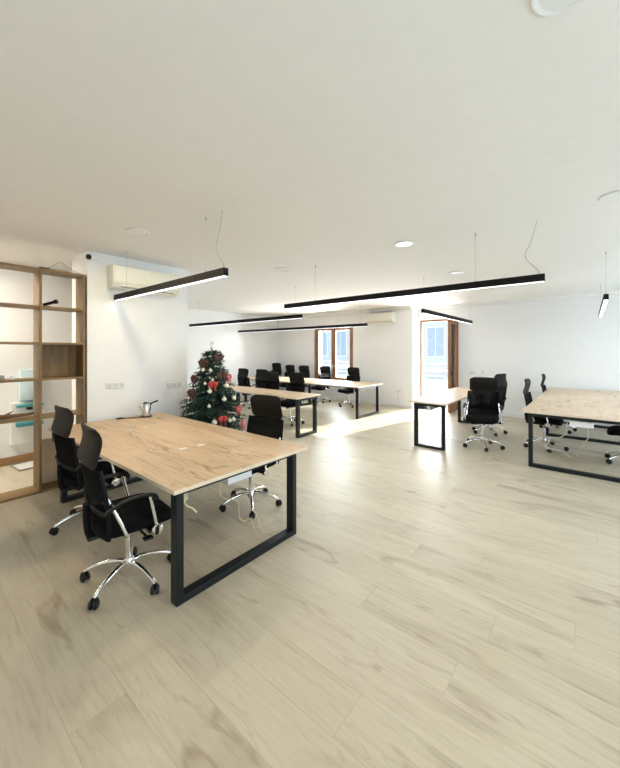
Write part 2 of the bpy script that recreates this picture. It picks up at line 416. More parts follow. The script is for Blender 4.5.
obj('cornice', bm, M['white'], t)

# ------------------------------------------------------------------ desks
def desk(name, label, lo, hi, frames, axis, top=.745, bar=.04, grom=(), group='office desks'):
    """lo/hi: tabletop rectangle; frames: positions of the leg frames along the long axis"""
    cx, cy = (lo[0]+hi[0])/2, (lo[1]+hi[1])/2
    root = thing(name, label, 'desk', (cx, cy, 0), 0, group)
    L0, L1 = (lo[1]-cy, hi[1]-cy) if axis == 'Y' else (lo[0]-cx, hi[0]-cx)
    S0, S1 = (lo[0]-cx, hi[0]-cx) if axis == 'Y' else (lo[1]-cy, hi[1]-cy)
    def B(bm, l0, l1, s0, s1, z0, z1, bev=.003):
        if axis == 'Y': box(bm, (s0, l0, z0), (s1, l1, z1), bev)
        else: box(bm, (l0, s0, z0), (l1, s1, z1), bev)
    bm = bmesh.new()
    B(bm, L0, L1, S0, S1, top-.028, top, .0025)
    for f in bm.faces:
        if abs(f.normal.z) < .5: f.material_index = 1
    bmesh.ops.recalc_face_normals(bm, faces=bm.faces)
    bm.normal_update()
    for f in bm.faces: f.material_index = 0 if f.normal.z > .7 else 1
    obj('tabletop', bm, [M['desk'] if axis == 'Y' else M['desk_x'], M['edge']], root)
    for (p, a, b) in frames:
        bm = bmesh.new(); d = .075; w = .05
        p -= (cy if axis == 'Y' else cx); a -= (cx if axis == 'Y' else cy); b -= (cx if axis == 'Y' else cy)
        B(bm, p, p+d, a, a+w, .0, top-.030); B(bm, p, p+d, b-w, b, .0, top-.030)
        B(bm, p, p+d, a+w, b-w, .0, .045); B(bm, p, p+d, a+w, b-w, top-.030-bar, top-.030)
        obj('leg_frame', bm, M['steel'], root)
    ps = [f[0] for f in frames]
    off = (cy if axis == 'Y' else cx)
    bm = bmesh.new(); a = frames[0][1]-(cx if axis == 'Y' else cy); b = frames[0][2]-(cx if axis == 'Y' else cy)
    for s in (a+.12, b-.16): B(bm, ps[0]-off+.075, ps[-1]-off, s, s+.04, top-.062, top-.030)
    obj('rail', bm, M['steel'], root)
    for (gx, gy) in grom:
        bm = bmesh.new(); box(bm, (-.035, -.022, 0), (.035, .022, .003), .0012)
        box(bm, (-.026, -.014, .003), (.026, .014, .006), .001)
        obj('cable_flap', bm, M['base'], root, (gx-cx, gy-cy, top))
    return root

# T1 front desk: u 1.12..2.48, v 2.06..4.80
T1 = desk('desk', 'large oak double desk on black loop legs nearest the camera, kettle on its far end', (1.12, 2.03), (2.44, 4.80), [(2.035, 1.14, 2.28), (4.36, 1.14, 2.28)], 'Y', bar=.012,
          grom=[(1.66, 2.85), (1.83, 2.83), (1.68, 3.96), (1.85, 3.98)])
bm = bmesh.new()
box(bm, (-.64, .82, .60), (-.40, 1.33, .612)); box(bm, (-.64, .82, .612), (-.632, 1.33, .70)); box(bm, (-.408, .82, .612), (-.40, 1.33, .70)); box(bm, (-.632, .82, .612), (-.408, .828, .70)); box(bm, (-.632, 1.322, .612), (-.408, 1.33, .70))
box(bm, (-.60, .9, .70), (-.44, 1.25, .716)); obj('cable_tray', bm, M['steel'], T1)
bm = bmesh.new(); box(bm, (-.12, -1.215, .578), (.125, -1.115, .70), .004); obj('socket_box', bm, M['white'], T1)
bm = bmesh.new(); box(bm, (-.20, -1.205, .64), (-.12, -1.125, .714), .003); box(bm, (-.12, -1.2, .70), (.12, -1.13, .714)); obj('bracket', bm, M['steel'], T1)
# T2 right desk
T2 = desk('desk', 'wide oak desk at the right edge of the photo with cables hanging under it', (5.66, -.56), (9.62, .78), [(5.68, -.48, .70), (7.95, -.48, .70), (9.45, -.48, .70)], 'X', top=.782)
bm = bmesh.new(); box(bm, (-1.92, -.12, .625), (-1.72, .13, .70), .004); box(bm, (-1.86, -.06, .70), (-1.78, .07, .754)); obj('socket_box', bm, M['white'], T2)
# T3 narrow desk by the balcony door
T3 = desk('desk', 'narrow oak desk standing alone in front of the open balcony door', (5.66, 1.83), (8.45, 2.48), [(5.68, 1.86, 2.37), (8.16, 1.86, 2.37)], 'X', top=.768, grom=[(6.35, 2.28), (7.4, 2.28)])
bm = bmesh.new(); box(bm, (-1.3, -.05, .62), (-.7, .25, .63)); box(bm, (-1.3, -.05, .63), (-.7, -.04, .715)); box(bm, (-1.3, .24, .63), (-.7, .25, .715)); obj('cable_tray', bm, M['grey'], T3)
# T4 middle narrow desk behind the tree
T4 = desk('desk', 'narrow oak desk in the middle row reaching from behind the Christmas tree', (4.72, 4.20), (5.44, 6.95), [(4.22, 4.78, 5.34), (6.6, 4.78, 5.34)], 'Y', top=.755)
# T5 long far desk
T5 = desk('desk', 'longest oak desk in the back row before the tall window, many chairs around it', (6.96, 4.27), (8.20, 8.60), [(4.30, 7.02, 8.06), (6.6, 7.02, 8.06), (8.4, 7.02, 8.06)], 'Y', top=.772)

# ------------------------------------------------------------------ office chair (faces +X)
def catm(pairs, n):
    return bez([(a, 0, b) for a, b in pairs], n)
def make_chair(label, loc, rotz):
    r = thing('office_chair', label, 'chair', loc, rotz, 'black mesh office chairs')
    bm = bmesh.new()
    lathe(bm, [(.0, .085), (.034, .085), (.038, .10), (.038, .14), (.03, .155), (0, .155)], 18)
    for k in range(5):
        a = 2*PI*k/5+.3; c, s = math.cos(a), math.sin(a)
        prof = bez([(.02, 0, .128), (.10, 0, .132), (.20, 0, .112), (.275, 0, .082), (.30, 0, .068)], 5)
        tube(bm, [(p.x*c, p.x*s, p.z) for p in prof], [.019-.0075*i/len(prof) for i in range(len(prof))], 10)
    obj('star_base', bm, M['chrome'], r, smooth=True)
    for k in range(5):
        a = 2*PI*k/5+.3; c, s = math.cos(a), math.sin(a); px, py = .30*c, .30*s
        ca = a+random.uniform(-.9, .9)+PI/2
        bm = bmesh.new()
        for sgn in (-1, 1):
            o = Vector((math.cos(ca), math.sin(ca), 0))*sgn
            b0 = Vector((px, py, .028))+o*.006; b1 = Vector((px, py, .028))+o*.026
            tube(bm, [b0, b0+o*.004, b1-o*.005, b1], [.024, .0275, .0275, .022], 16)
        f = Vector((math.sin(ca), -math.cos(ca), 0))
        cyl(bm, (px, py, .03), (px, py, .07), .008, n=8)
        for sgn in (-1, 1):
            w = Vector((math.cos(ca), math.sin(ca), 0))*.012*sgn
            tube(bm, [Vector((px, py, .030))+w+f*.03*math.cos(t)+Vector((0, 0, .032))*math.sin(t) for t in [PI*i/6 for i in range(7)]], .006, 6)
        obj('caster', bm, M['plastic'], r, smooth=True)
    bm = bmesh.new(); cyl(bm, (0, 0, .088), (0, 0, .30), .024, n=18); cyl(bm, (0, 0, .30), (0, 0, .40), .016, n=14); obj('gas_lift', bm, M['chrome'], r, smooth=True)
    bm = bmesh.new(); box(bm, (-.14, -.09, .375), (.12, .09, .425), .012); cyl(bm, (.02, -.08, .395), (.03, -.26, .385), .007, n=8); box(bm, (.0, -.30, .376), (.06, -.25, .392), .006)
    box(bm, (-.26, -.03, .37), (-.12, .03, .395), .008)
    obj('tilt_mechanism', bm, M['plastic'], r, smooth=True)
    # seat cushion: rounded slab, waterfall front
    bm = bmesh.new(); n = 28; rings = []
    for z, k in ((.425, .80), (.428, .90), (.445, .975), (.465, 1.0), (.485, .985), (.500, .93), (.508, .80)):
        ring = []
        for i in range(n):
            t = 2*PI*i/n; cx, sx = math.cos(t), math.sin(t)
            ex = .245*math.copysign(abs(cx)**.42, cx)*k+.015; ey = .25*math.copysign(abs(sx)**.42, sx)*k
            ring.append(bm.verts.new((ex, ey, z - (.03*max(0, (ex-.13)/.12)**2 if ex > .13 else 0))))
        rings.append(ring)
    for A, B in zip(rings, rings[1:]):
        for i in range(n): bm.faces.new((A[i], A[(i+1) % n], B[(i+1) % n], B[i]))
    bm.faces.new(rings[0][::-1]); bm.faces.new(rings[-1])
    obj('seat', bm, M['fabric'], r, smooth=True)
    # back: S-curved mesh, broad head panel
    prof = [(-.215, .43), (-.222, .54), (-.235, .66), (-.252, .78), (-.272, .885)]
    pr = catm(prof, 4); rows = []
    for i, p in enumerate(pr):
        t = i/(len(pr)-1); hw = .215+.03*math.sin(t*PI*.75)
        rows.append([(p.x+.03*(y/hw)**2, y, p.z) for y in [hw*(-1+2*j/10) for j in range(11)]])
    bm = bmesh.new(); sheet(bm, rows, .012); obj('back_mesh', bm, M['mesh'], r, smooth=True)
    bm = bmesh.new()
    pl = [Vector(rows[i][0]) for i in range(len(rows))]; prr = [Vector(rows[i][-1]) for i in range(len(rows))]
    tube(bm, pl, .013, 8); tube(bm, prr, .013, 8); tube(bm, [Vector(p) for p in rows[0]], .014, 8)
    mid = len(rows)//2-2
    tube(bm, [Vector(p)-Vector((.016, 0, 0)) for p in rows[mid]], .010, 8, flat=1.6)
    tube(bm, bez([(-.16, 0, .385), (-.24, 0, .40), (-.26, 0, .50), (-.262, 0, .62)], 5), .022, 8)
    obj('back_frame', bm, M['frame'], r, smooth=True)
    hp = catm([(-.272, .884), (-.275, .912), (-.264, .955), (-.248, 1.015), (-.244, 1.06), (-.252, 1.10), (-.266, 1.13)], 4); rows = []
    for i, p in enumerate(hp):
        t = i/(len(hp)-1)
        hw = .226 - .008*math.sin(t*PI) - (.075*((t-.72)/.28)**2 if t > .72 else 0) - (.05*((.22-t)/.22)**2 if t < .22 else 0)
        rows.append([(p.x+.014*(y/hw)**2, y, p.z) for y in [hw*(-1+2*j/10) for j in range(11)]])
    bm = bmesh.new(); sheet(bm, rows, .025); obj('head_panel', bm, M['leather'], r, smooth=True)
    # armrests: black loop pad, chrome strut, chrome disc cap at the seat side
    for sgn in (-1, 1):
        y = .275*sgn
        bm = bmesh.new()
        tube(bm, bez([(-.205, .235*sgn, .60), (-.20, y, .635), (-.12, y, .668), (.0, y, .672), (.07, y, .655), (.085, y, .625)], 5), .017, 8, flat=.75)
        box(bm, (.055, y-.016, .40), (.115, y+.012, .45), .01)
        box(bm, (.04, min(.12*sgn, .27*sgn), .405), (.10, max(.12*sgn, .27*sgn), .422), .004)
        arm = obj('armrest', bm, M['plastic'], r, smooth=True)
        bm = bmesh.new(); cyl(bm, (.04, y, .665), (.09, y, .43), .0105, n=10)
        obj('strut', bm, M['chrome'], arm, smooth=True)
        bm = bmesh.new(); cyl(bm, (-.20, .235*sgn, .70), (-.10, y*.97, .455), .0105, n=10); obj('strut', bm, M['chrome'], arm, smooth=True)
        bm = bmesh.new(); lathe(bm, [(0, 0), (.034, 0), (.036, .006), (.030, .013), (0, .016)], 20, (.085, y+.012*sgn, .425), Matrix.Rotation(-PI/2*sgn, 4, 'X'))
        obj('cap', bm, M['chrome'], arm, smooth=True)
    return r

CH = []
SW = random.Random(11)
def chair(label, x, y, deg, swivel=None, lift=0.0):
    if not CH: c = make_chair(label, (x, y, 0), math.radians(deg))
    else: c = dup(CH[0], (x, y, 0), math.radians(deg), label)
    CH.append(c)
    a = math.radians(SW.uniform(0, 72) if swivel is None else swivel)
    for ch in c.children:
        if ch.name.startswith(('star_base', 'caster')): ch.rotation_euler = (0, 0, a)
        else: ch.location = (0, 0, lift)
chair('black office chair nearest the camera, at the left near side of the front desk', 1.07, 2.56, -5, 50)
chair('black office chair behind the nearest one, beside the oak shelf unit', 1.20, 3.66, 2, 14)
chair('black office chair on the far side of the front desk, beside the Christmas tree', 2.40, 2.79, 186, 29)
chair('black chair behind the middle desk, nearest its open end', 5.62, 5.22, 182)
chair('black chair behind the middle desk, nearer the Christmas tree', 5.58, 5.98, 178)
chair('black mesh chair at near side of back desk, closest to the Christmas tree', 6.50, 7.60, 0)
chair('black mesh chair at near side of back desk, second from the Christmas tree', 6.50, 6.84, 3)
chair('black chair farthest in the back corner, its tall head panel above the others', 8.62, 8.87, 182, None, .05)
chair('black chair on the far side of back desk, next to the corner chair', 8.58, 8.18, 178)
chair('black chair on the far side of back desk, just left of the tall window', 8.55, 7.50, 182)
chair('black chair in front of the left pane of the tall window', 8.60, 6.66, 180)
chair('black chair in front of the right edge of the tall window', 8.46, 5.52, 174)
chair('black office chair turned out into the room beside the narrow desk', 6.33, 1.44, 189, -2, .03)
chair('black office chair facing the narrow desk, its head showing behind the turned-out chair', 7.50, 1.60, 75, 53, .055)
chair('black chair on the left side of the right-hand desk, nearer the camera', 6.95, .63, -92, None, .012)
chair('black chair on the left side of the right-hand desk, nearer the back wall', 8.62, .55, -90, None, .012)
chair('black chair cut off by the right edge of the photo, under the right-hand desk', 6.72, -.42, 88)

# ------------------------------------------------------------------ shelf unit by the corridor
SH = thing('shelf_unit', 'tall open oak shelf unit standing against the white column wall at left', 'shelf unit', (0, 4.87, 0))
bm = bmesh.new()
SX0, SX1, dep, tp = -1.7, 1.515, .27, .025
posts = [SX1-tp, 1.055, .10, -.85, SX0]
for k, p in enumerate(posts):
    bm = bmesh.new(); box(bm, (p, .0, 0), (p+tp, dep, 2.575), .0015); obj('upright', bm, M['shelf'], SH)
levels = [2.55, 2.12, 1.70, 1.285, .845, .0]
for i, z in enumerate(levels):
    for k in range(4):
        a, b = posts[k+1]+tp, posts[k]
        bm = bmesh.new(); box(bm, (a, .002, z), (b, dep-.002, z+tp), .0015); obj('shelf_board', bm, M['shelf_h'], SH)
bm = bmesh.new(); box(bm, (1.08, dep-.018, 1.31), (1.49, dep-.002, 1.70)); obj('back_panel', bm, M['shelf'], SH)
bm = bmesh.new(); box(bm, (1.08, dep-.018, .025), (1.49, dep-.002, .56)); obj('back_panel', bm, M['panel'], SH)

# objects on and around the shelf
t = thing('torch', 'black torch lying on the second oak shelf from the top, pointing out', 'torch', (1.16, 4.95, 2.145))
bm = bmesh.new(); d = Vector((.70, -.5, .28)).normalized()
a = Vector((-.045, .02, .022)); tube(bm, [a, a+d*.11], .017, 12); obj('barrel', bm, M['plastic'], t, smooth=True)
bm = bmesh.new(); tube(bm, [a+d*.11, a+d*.12, a+d*.15], [.017, .025, .026], 14); obj('head', bm, M['plastic'], t, smooth=True)
bm = bmesh.new(); box(bm, (-.06, -.01, 0), (.02, .05, .012), .003); obj('stand', bm, M['plastic'], t)
t = thing('wire_hanger', 'thin wire bent to a triangle on a black clip, on top of the shelf unit', 'wire', (1.16, 4.9, 2.575))
bm = bmesh.new(); tube(bm, bez([(-.02, .01, .015), (.05, .03, .07), (.10, .04, .115), (.13, .04, .11), (.22, .03, .05), (.32, .02, .006)], 5), .004, 6); tube(bm, bez([(-.02, .02, .01), (.12, .05, .02), (.32, .02, .006)], 6), .0025, 6); obj('wire', bm, M['grey'], t)
bm = bmesh.new(); box(bm, (-.10, -.01, 0), (.0, .05, .018), .003); obj('clip', bm, M['plastic'], t)
bm = bmesh.new()
tube(bm, bez([(-.22, .0, .05), (-.12, .02, .028), (-.02, .0, .03), (.10, .03, .026), (.18, .02, .036)], 5), [.034]*5+[.024]*5+[.02]*5+[.014]*5+[.006], 9)
tube(bm, bez([(-.1, .01, .03), (-.05, .06, .05), (.0, .09, .07)], 4), [.014, .013, .012, .011, .010, .009, .008, .006, .004], 7)
tag(obj('driftwood', bm, M['drift'], None, (.86, 4.98, .872), smooth=True), 'dark brown piece of driftwood lying on the lower left shelf', 'driftwood')
for k, (px, hh) in enumerate(((.745, .05), (.83, .035))):
    bm = bmesh.new(); lathe(bm, [(0, 0), (.02, 0), (.024, .01), (.024, hh*.7), (.016, hh), (0, hh)], 14)
    tag(obj('pot', bm, M['white' if k else 'grey'], None, (px, 4.96, 1.31), smooth=True), ('tiny grey pot at the photo edge on the oak shelf above the driftwood', 'tiny white pot on the oak shelf above the driftwood')[k], 'pot')
t = thing('wall_dispenser', 'white and pale blue wall panel with teal fittings seen through the shelf unit', 'dispenser', (1.24, 6.42, .28))
bm = bmesh.new(); box(bm, (-.19, -.06, 0), (.19, 0, .60), .01); obj('panel', bm, M['white'], t)
bm = bmesh.new(); box(bm, (-.10, -.10, .62), (.17, 0, 1.08), .03); obj('tank', bm, M['paleblue'], t, smooth=True)
for z, h in ((.54, .035), (.265, .06)):
    bm = bmesh.new(); box(bm, (-.14, -.16, z), (.17, -.06, z+h), .012); obj('fitting', bm, M['teal'], t, smooth=True)
bm = bmesh.new(); cyl(bm, (.0, -.06, .505), (.04, -.13, .51), .018); cyl(bm, (.15, -.06, .50), (.15, -.13, .50), .014); obj('valve', bm, M['plastic'], t)
t = thing('floor_tray', 'flat white tray with dark rim on the corridor floor behind the shelf', 'tray', (1.24, 6.16, 0), .1)
bm = bmesh.new(); box(bm, (-.17, -.17, .0), (.17, .17, .012), .003); obj('sheet', bm, M['white'], t)
bm = bmesh.new()
for lo, hi in (((-.185, -.185, 0), (.185, -.17, .02)), ((-.185, .17, 0), (.185, .185, .02)), ((-.185, -.17, 0), (-.17, .17, .02)), ((.17, -.17, 0), (.185, .17, .02))): box(bm, lo, hi)
obj('rim', bm, M['grey'], t)
# security camera on the column corner
t = thing('security_camera', 'black-faced security camera high on the corner of the white column wall', 'camera', (1.572, 4.874, 2.79))
bm = bmesh.new(); cyl(bm, (0, 0, 0), (0, -.02, 0), .035, n=16); cyl(bm, (0, -.02, 0), (-.01, -.06, 0), .014); tube(bm, [(.05, -.05, .008), (-.035, -.085, -.004)], .030, 14); obj('body', bm, M['white'], t, smooth=True)
bm = bmesh.new(); tube(bm, [(-.035, -.085, -.004), (-.045, -.089, -.006), (-.06, -.096, -.009)], [.031, .034, .031], 16); ball(bm, (-.058, -.095, -.009), .022); obj('lens', bm, M['plastic'], t, smooth=True)

# ------------------------------------------------------------------ air conditioners
def aircon(label, loc, rotz, w=.90):
    r = thing('air_conditioner', label, 'air conditioner', loc, rotz, 'wall air conditioners')     # back on y=0, faces -y, base z=0
    prof = [(0, 0), (-.10, 0), (-.16, .02), (-.205, .075), (-.215, .14), (-.215, .27), (-.20, .295), (-.17, .305), (0, .305)]
    bm = bmesh.new(); n = len(prof)
    A = [bm.verts.new((-w/2, y, z)) for y, z in prof]; B = [bm.verts.new((w/2, y, z)) for y, z in prof]
    for i in range(n): bm.faces.new((A[i], B[i], B[(i+1) % n], A[(i+1) % n]))
    bm.faces.new(A); bm.faces.new(B[::-1]); obj('body', bm, M['cream'], r)
    bm = bmesh.new(); box(bm, (-w/2+.012, -.224, .085), (w/2-.012, -.214, .285), .003); obj('front_panel', bm, M['cream'], r)
    bm = bmesh.new(); box(bm, (-w/2+.10, -.19, .035), (w/2-.08, -.182, .066), .002, Matrix.Rotation(math.radians(-38), 4, 'X')); obj('louvre', bm, M['cream'], r)
    bm = bmesh.new(); box(bm, (-w/2+.10, -.186, .022), (w/2-.08, -.18, .034), .001); obj('outlet_slot', bm, M['grey'], r)
    return r
aircon('cream split air conditioner on the column wall above the front desk', (2.21, VS, 2.425), 0)
aircon('cream air conditioner on the back wall right of the tall window', (UW, 4.86, 2.44), -PI/2)

# wall plates
def plate(label, loc, rotz, gang):
    r = thing('wall_socket', label, 'socket', loc, rotz, 'wall socket plates')
    w = .075*gang
    bm = bmesh.new(); box(bm, (-w/2, -.010, -.04), (w/2, 0, .04), .003); obj('plate', bm, M['plate'], r)
    for k in range(gang):
        x = -w/2+.0375+.075*k
        bm = bmesh.new(); lathe(bm, [(0, 0), (.02, 0), (.022, .003), (.018, .004), (0, .001)], 14, (x, -.010, 0), Matrix.Rotation(PI/2, 4, 'X')); obj('outlet', bm, M['outlet'], r)
plate('white three-gang socket plate on the column wall left of the kettle', (1.86, VS, 1.17), 0, 3)
plate('white three-gang socket plate on the column wall near the Christmas tree', (2.69, VS, 1.11), 0, 3)
plate('white socket plate on the back wall between the back desk and the door', (UW, 4.32, .46), -PI/2, 2)
plate('white switch plate on the right wall beside the balcony door', (UR, 2.45, 1.05), -PI/2, 2)
plate('single white socket on the right wall above the turned-out chair', (UR, 2.20, 1.08), -PI/2, 1)

# ------------------------------------------------------------------ pendants and downlights
def pendant(label, a, b, z, h=.075, w=.05, wires=(.08, .92), cable_end=None, slack=.12):
    a = Vector((a[0], a[1], 0)); b = Vector((b[0], b[1], 0)); L = (b-a).length; ang = math.atan2(b.y-a.y, b.x-a.x)
    r = thing('pendant_lamp', label, 'lamp', (a.x, a.y, z), ang, 'linear pendant lamps')
    bm = bmesh.new(); box(bm, (0, -w/2, .004), (L, w/2, h), .002); obj('housing', bm, M['pend'], r)
    bm = bmesh.new(); box(bm, (.006, -w/2+.004, 0), (L-.006, w/2-.004, .006)); obj('diffuser', bm, M['led'], r)
    for f in wires:
        bm = bmesh.new(); x = L*f
        cyl(bm, (x, 0, h), (x, 0, CEIL-z), .0016, n=6); cyl(bm, (x, 0, h), (x, 0, h+.02), .006, n=8); cyl(bm, (x, 0, CEIL-z-.03), (x, 0, CEIL-z), .007, n=8)
        obj('suspension_wire', bm, M['wire'], r)
    if cable_end is not None:
        x = L*cable_end; sg = 1 if cable_end < .5 else -1; H = CEIL-z
        bm = bmesh.new(); tube(bm, bez([(x, 0, h), (x+sg*.02, 0, h+.05), (x+sg*slack, 0, h+(H-h)*.36), (x+sg*slack*.62, 0, h+(H-h)*.62), (x+sg*.02, 0, H)], 7), .0032, 6); obj('power_cord', bm, M['cord'], r)
    return r
pendant('black linear pendant lamp hanging over the front desk, lit strip facing down', (1.86, 2.49), (1.86, 4.85), 2.285, wires=(.13, .86), cable_end=.012)
pendant('long black linear pendant lamp hanging over the open floor in the middle', (3.93, .35), (3.93, 3.75), 2.285, wires=(.18, .82), cable_end=.012)
pendant('black linear pendant lamp over the middle desk, vanishing behind the column wall', (4.97, 4.30), (4.97, 8.2), 2.25, wires=(.04, .9))
pendant('thin black linear pendant lamp farthest back, over the long back desk', (7.30, 4.22), (7.30, 9.1), 2.22, wires=(.04, .95))
pendant('black linear pendant lamp over the narrow desk by the balcony door', (5.68, 2.22), (8.72, 2.22), 2.262, wires=(.02, .96))
pendant('black linear pendant lamp over the right-hand desk, seen end-on', (5.68, -.13), (8.7, -.11), 2.265, wires=(.02, .96))
def downlight(label, x, y, lit):
    r = thing('downlight', label, 'ceiling light', (x, y, CEIL), 0, 'round ceiling downlights')
    bm = bmesh.new(); lathe(bm, [(.088, 0), (.11, 0), (.112, -.006), (.104, -.012), (.090, -.008), (.088, 0)], 32); obj('trim_ring', bm, M['white'], r, smooth=True)
    bm = bmesh.new(); lathe(bm, [(0, -.007), (.089, -.007), (.089, -.001), (0, -.001)], 32); obj('diffuser', bm, M['led'] if lit else M['white'], r)
downlight('round ceiling downlight above the front desk', 1.63, 3.68, False)
downlight('bright round ceiling downlight above the long middle pendant', 3.80, 1.70, True)
downlight('round ceiling downlight over the open floor, beyond the long middle pendant', 3.80, 3.68, False)
downlight('round ceiling downlight near the balcony door pendant', 5.72, 1.68, False)
downlight('round ceiling downlight at the right edge of the photo', 3.70, -.15, False)
downlight('round ceiling downlight cut off by the top edge of the photo', 1.46, .06, False)

# ------------------------------------------------------------------ kettle, cables
t = thing('kettle', 'silver kettle with black handle standing at the wall end of the front desk', 'kettle', (2.15, 4.62, .745))
bm = bmesh.new(); lathe(bm, [(0, .012), (.051, .012), (.053, .02), (.048, .10), (.042, .170), (.038, .175), (0, .178)], 24)
bm2 = bmesh.new(); tube(bm, bez([(-.045, 0, .10), (-.07, 0, .125), (-.085, 0, .155)], 4), [.02, .018, .016, .014, .013, .012, .012, .011, .01], 8)
obj('body', bm, M['steelb'], t, smooth=True)
bm2.free(); bm = bmesh.new()
tube(bm, bez([(.04, 0, .05), (.052, 0, .10), (.056, .0, .155), (.09, 0, .178), (.16, 0, .196)], 5), .011, 8); tube(bm, bez([(-.035, 0, .178), (0, 0, .184), (.06, 0, .165)], 4), .012, 8); obj('handle', bm, M['plastic'], t, smooth=True)
bm = bmesh.new(); lathe(bm, [(0, 0), (.078, 0), (.08, .006), (.07, .013), (0, .013)], 24); obj('base', bm, M['plastic'], t, smooth=True)
bm = bmesh.new(); tube(bm, bez([(-.07, .0, .006), (-.14, .0, .006), (-.22, .06, .006), (-.29, .10, .006)], 5), .006, 6); box(bm, (-.33, .07, 0), (-.25, .13, .016), .004); obj('power_cord', bm, M['plastic'], t)

def cable(label, pts, m, r=.004, name='cable'):
    bm = bmesh.new(); tube(bm, bez(pts, 7), r, 7)
    return tag(obj(name, bm, m, smooth=True), label, 'cable', 'loose desk cables')
c = cable('knotted cream cable hanging just inside the near leg of the front desk', [(1.24, 2.13, .715), (1.235, 2.12, .66), (1.26, 2.11, .63), (1.25, 2.14, .68), (1.225, 2.13, .70), (1.22, 2.12, .64), (1.25, 2.12, .62), (1.265, 2.13, .67), (1.24, 2.11, .69), (1.245, 2.12, .62), (1.26, 2.12, .58), (1.30, 2.12, .55), (1.335, 2.12, .51)], M['cable'], .0065)
cable('cream cable dropping from the white box under the front desk', [(1.68, 2.30, .66), (1.673, 2.32, .562), (1.678, 2.32, .472), (1.712, 2.32, .428), (1.823, 2.32, .374), (1.887, 2.36, .325), (1.898, 2.36, .252), (1.909, 2.36, .179), (1.964, 2.36, .131), (2.03, 2.36, .127), (2.03, 2.30, .03), (2.02, 2.25, .005)], M['cable'], .0034)
cable('cream cable lying on floor near the far leg of the front desk', [(2.02, 2.31, .21), (2.039, 2.3, .184), (2.074, 2.3, .09), (2.09, 2.28, .03), (2.10, 2.24, .006), (2.16, 2.22, .006), (2.22, 2.20, .006)], M['cable'], .0034)
cable('pale cable drooping to floor under the right-hand desk, left of its white box', [(6.0, .25, .745), (6.0, .278, .601), (6.0, .29, .474), (6.0, .36, .40), (6.0, .46, .375), (6.0, .50, .30), (6.0, .534, .233), (6.02, .46, .21), (6.08, .40, .20), (6.25, .33, .14), (6.5, .27, .03), (6.56, .25, .006)], M['cablew'], .0055)
cable('pale cable hanging straight down from the white box under the right-hand desk', [(5.87, .049, .62), (5.87, .049, .56), (5.87, .049, .46), (5.9, .10, .39), (6.1, .14, .30), (6.4, .17, .15), (6.6, .19, .02), (6.66, .19, .006)], M['cablew'], .0055)
cable('thin grey cable running down the back wall below the socket plate', [(UW-.012, 4.32, .44), (UW-.014, 4.32, .3), (UW-.018, 4.31, .1), (UW-.02, 4.30, .09)], M['wire'], .004)

# ------------------------------------------------------------------ Christmas tree
TX, TY = 3.0, 4.35
tree = thing('christmas_tree', 'green decorated Christmas tree standing beyond the front desk by the wall corner', 'Christmas tree', (TX, TY, 0))
def trad(z): return max(.03, min(.455, .60-(z-.35)*.375))
bm = bmesh.new(); cyl(bm, (0, 0, .03), (0, 0, 1.60), .035, .010, 10); obj('trunk', bm, M['trunk'], tree, smooth=True)
bm = bmesh.new(); lathe(bm, [(0, 0), (.20, 0), (.21, .02), (.16, .05), (.05, .10), (.04, .2), (0, .2)], 20); obj('stand', bm, M['plastic'], tree, smooth=True)
bm = bmesh.new(); rnd = random.Random(3)
def needle(bm, p, d, L, w):
    s = d.cross(Vector((rnd.uniform(-1, 1), rnd.uniform(-1, 1), rnd.uniform(-1, 1)))).normalized()*w
    a = bm.verts.new(p-s); b = bm.verts.new(p+s); c = bm.verts.new(p+d*L); bm.faces.new((a, b, c))
z = .32
while z < 1.66:
    R = trad(z)*rnd.uniform(.92, 1.06); nb = max(7, int(30*R/.55)+6)
    for k in range(nb):
        a = rnd.uniform(0, 2*PI); rr = R*rnd.uniform(.72, 1.07)
        d0 = Vector((math.cos(a), math.sin(a), 0)); droop = rnd.uniform(-.22, .12)
        p0 = Vector((0, 0, z+.10*rr)); tip = d0*rr+Vector((0, 0, z+droop*rr))
        ns = max(5, int(rr/.016))
        for i in range(ns):
            t = (i+rnd.random())/ns
            if t < .18: continue
            p = p0.lerp(tip, t)+Vector((0, 0, -.05*t*t*rr)); dv = (tip-p0).normalized()
            for s in range(5):
                side = Vector((rnd.gauss(0, 1), rnd.gauss(0, 1), rnd.gauss(0, .7)))
                dd = (dv*.8+side.normalized()*.9).normalized()
                needle(bm, p, dd, rnd.uniform(.035, .065), .0055)
    z += .062 if z < 1.3 else .05
for k in range(60):
    dd = Vector((rnd.gauss(0, .5), rnd.gauss(0, .5), 1)).normalized(); needle(bm, Vector((0, 0, rnd.uniform(1.52, 1.66))), dd, .06, .005)
obj('foliage', bm, M['needles'], tree)
bm = bmesh.new(); st = []
for k in range(10):
    a = PI/2+2*PI*k/10; rr = .045 if k % 2 == 0 else .018; st.append((rr*math.cos(a), rr*math.sin(a)))
e = Vector((-.7716, -.636, 0)); sd = Vector((.636, -.7716, 0))
fr = [bm.verts.new(sd*x+Vector((0, 0, y))) for x, y in st]; f0 = bm.verts.new(e*.018); b0 = bm.verts.new(-e*.018)
for k in range(10): bm.faces.new((fr[k], fr[(k+1) % 10], f0)); bm.faces.new((fr[(k+1) % 10], fr[k], b0))
cyl(bm, (0, 0, -.14), (0, 0, -.03), .009, n=8)
tag(obj('tree_topper', bm, M['bauble'], None, (TX, TY, 1.745)), 'small pale star topper on the tip of the Christmas tree', 'star')
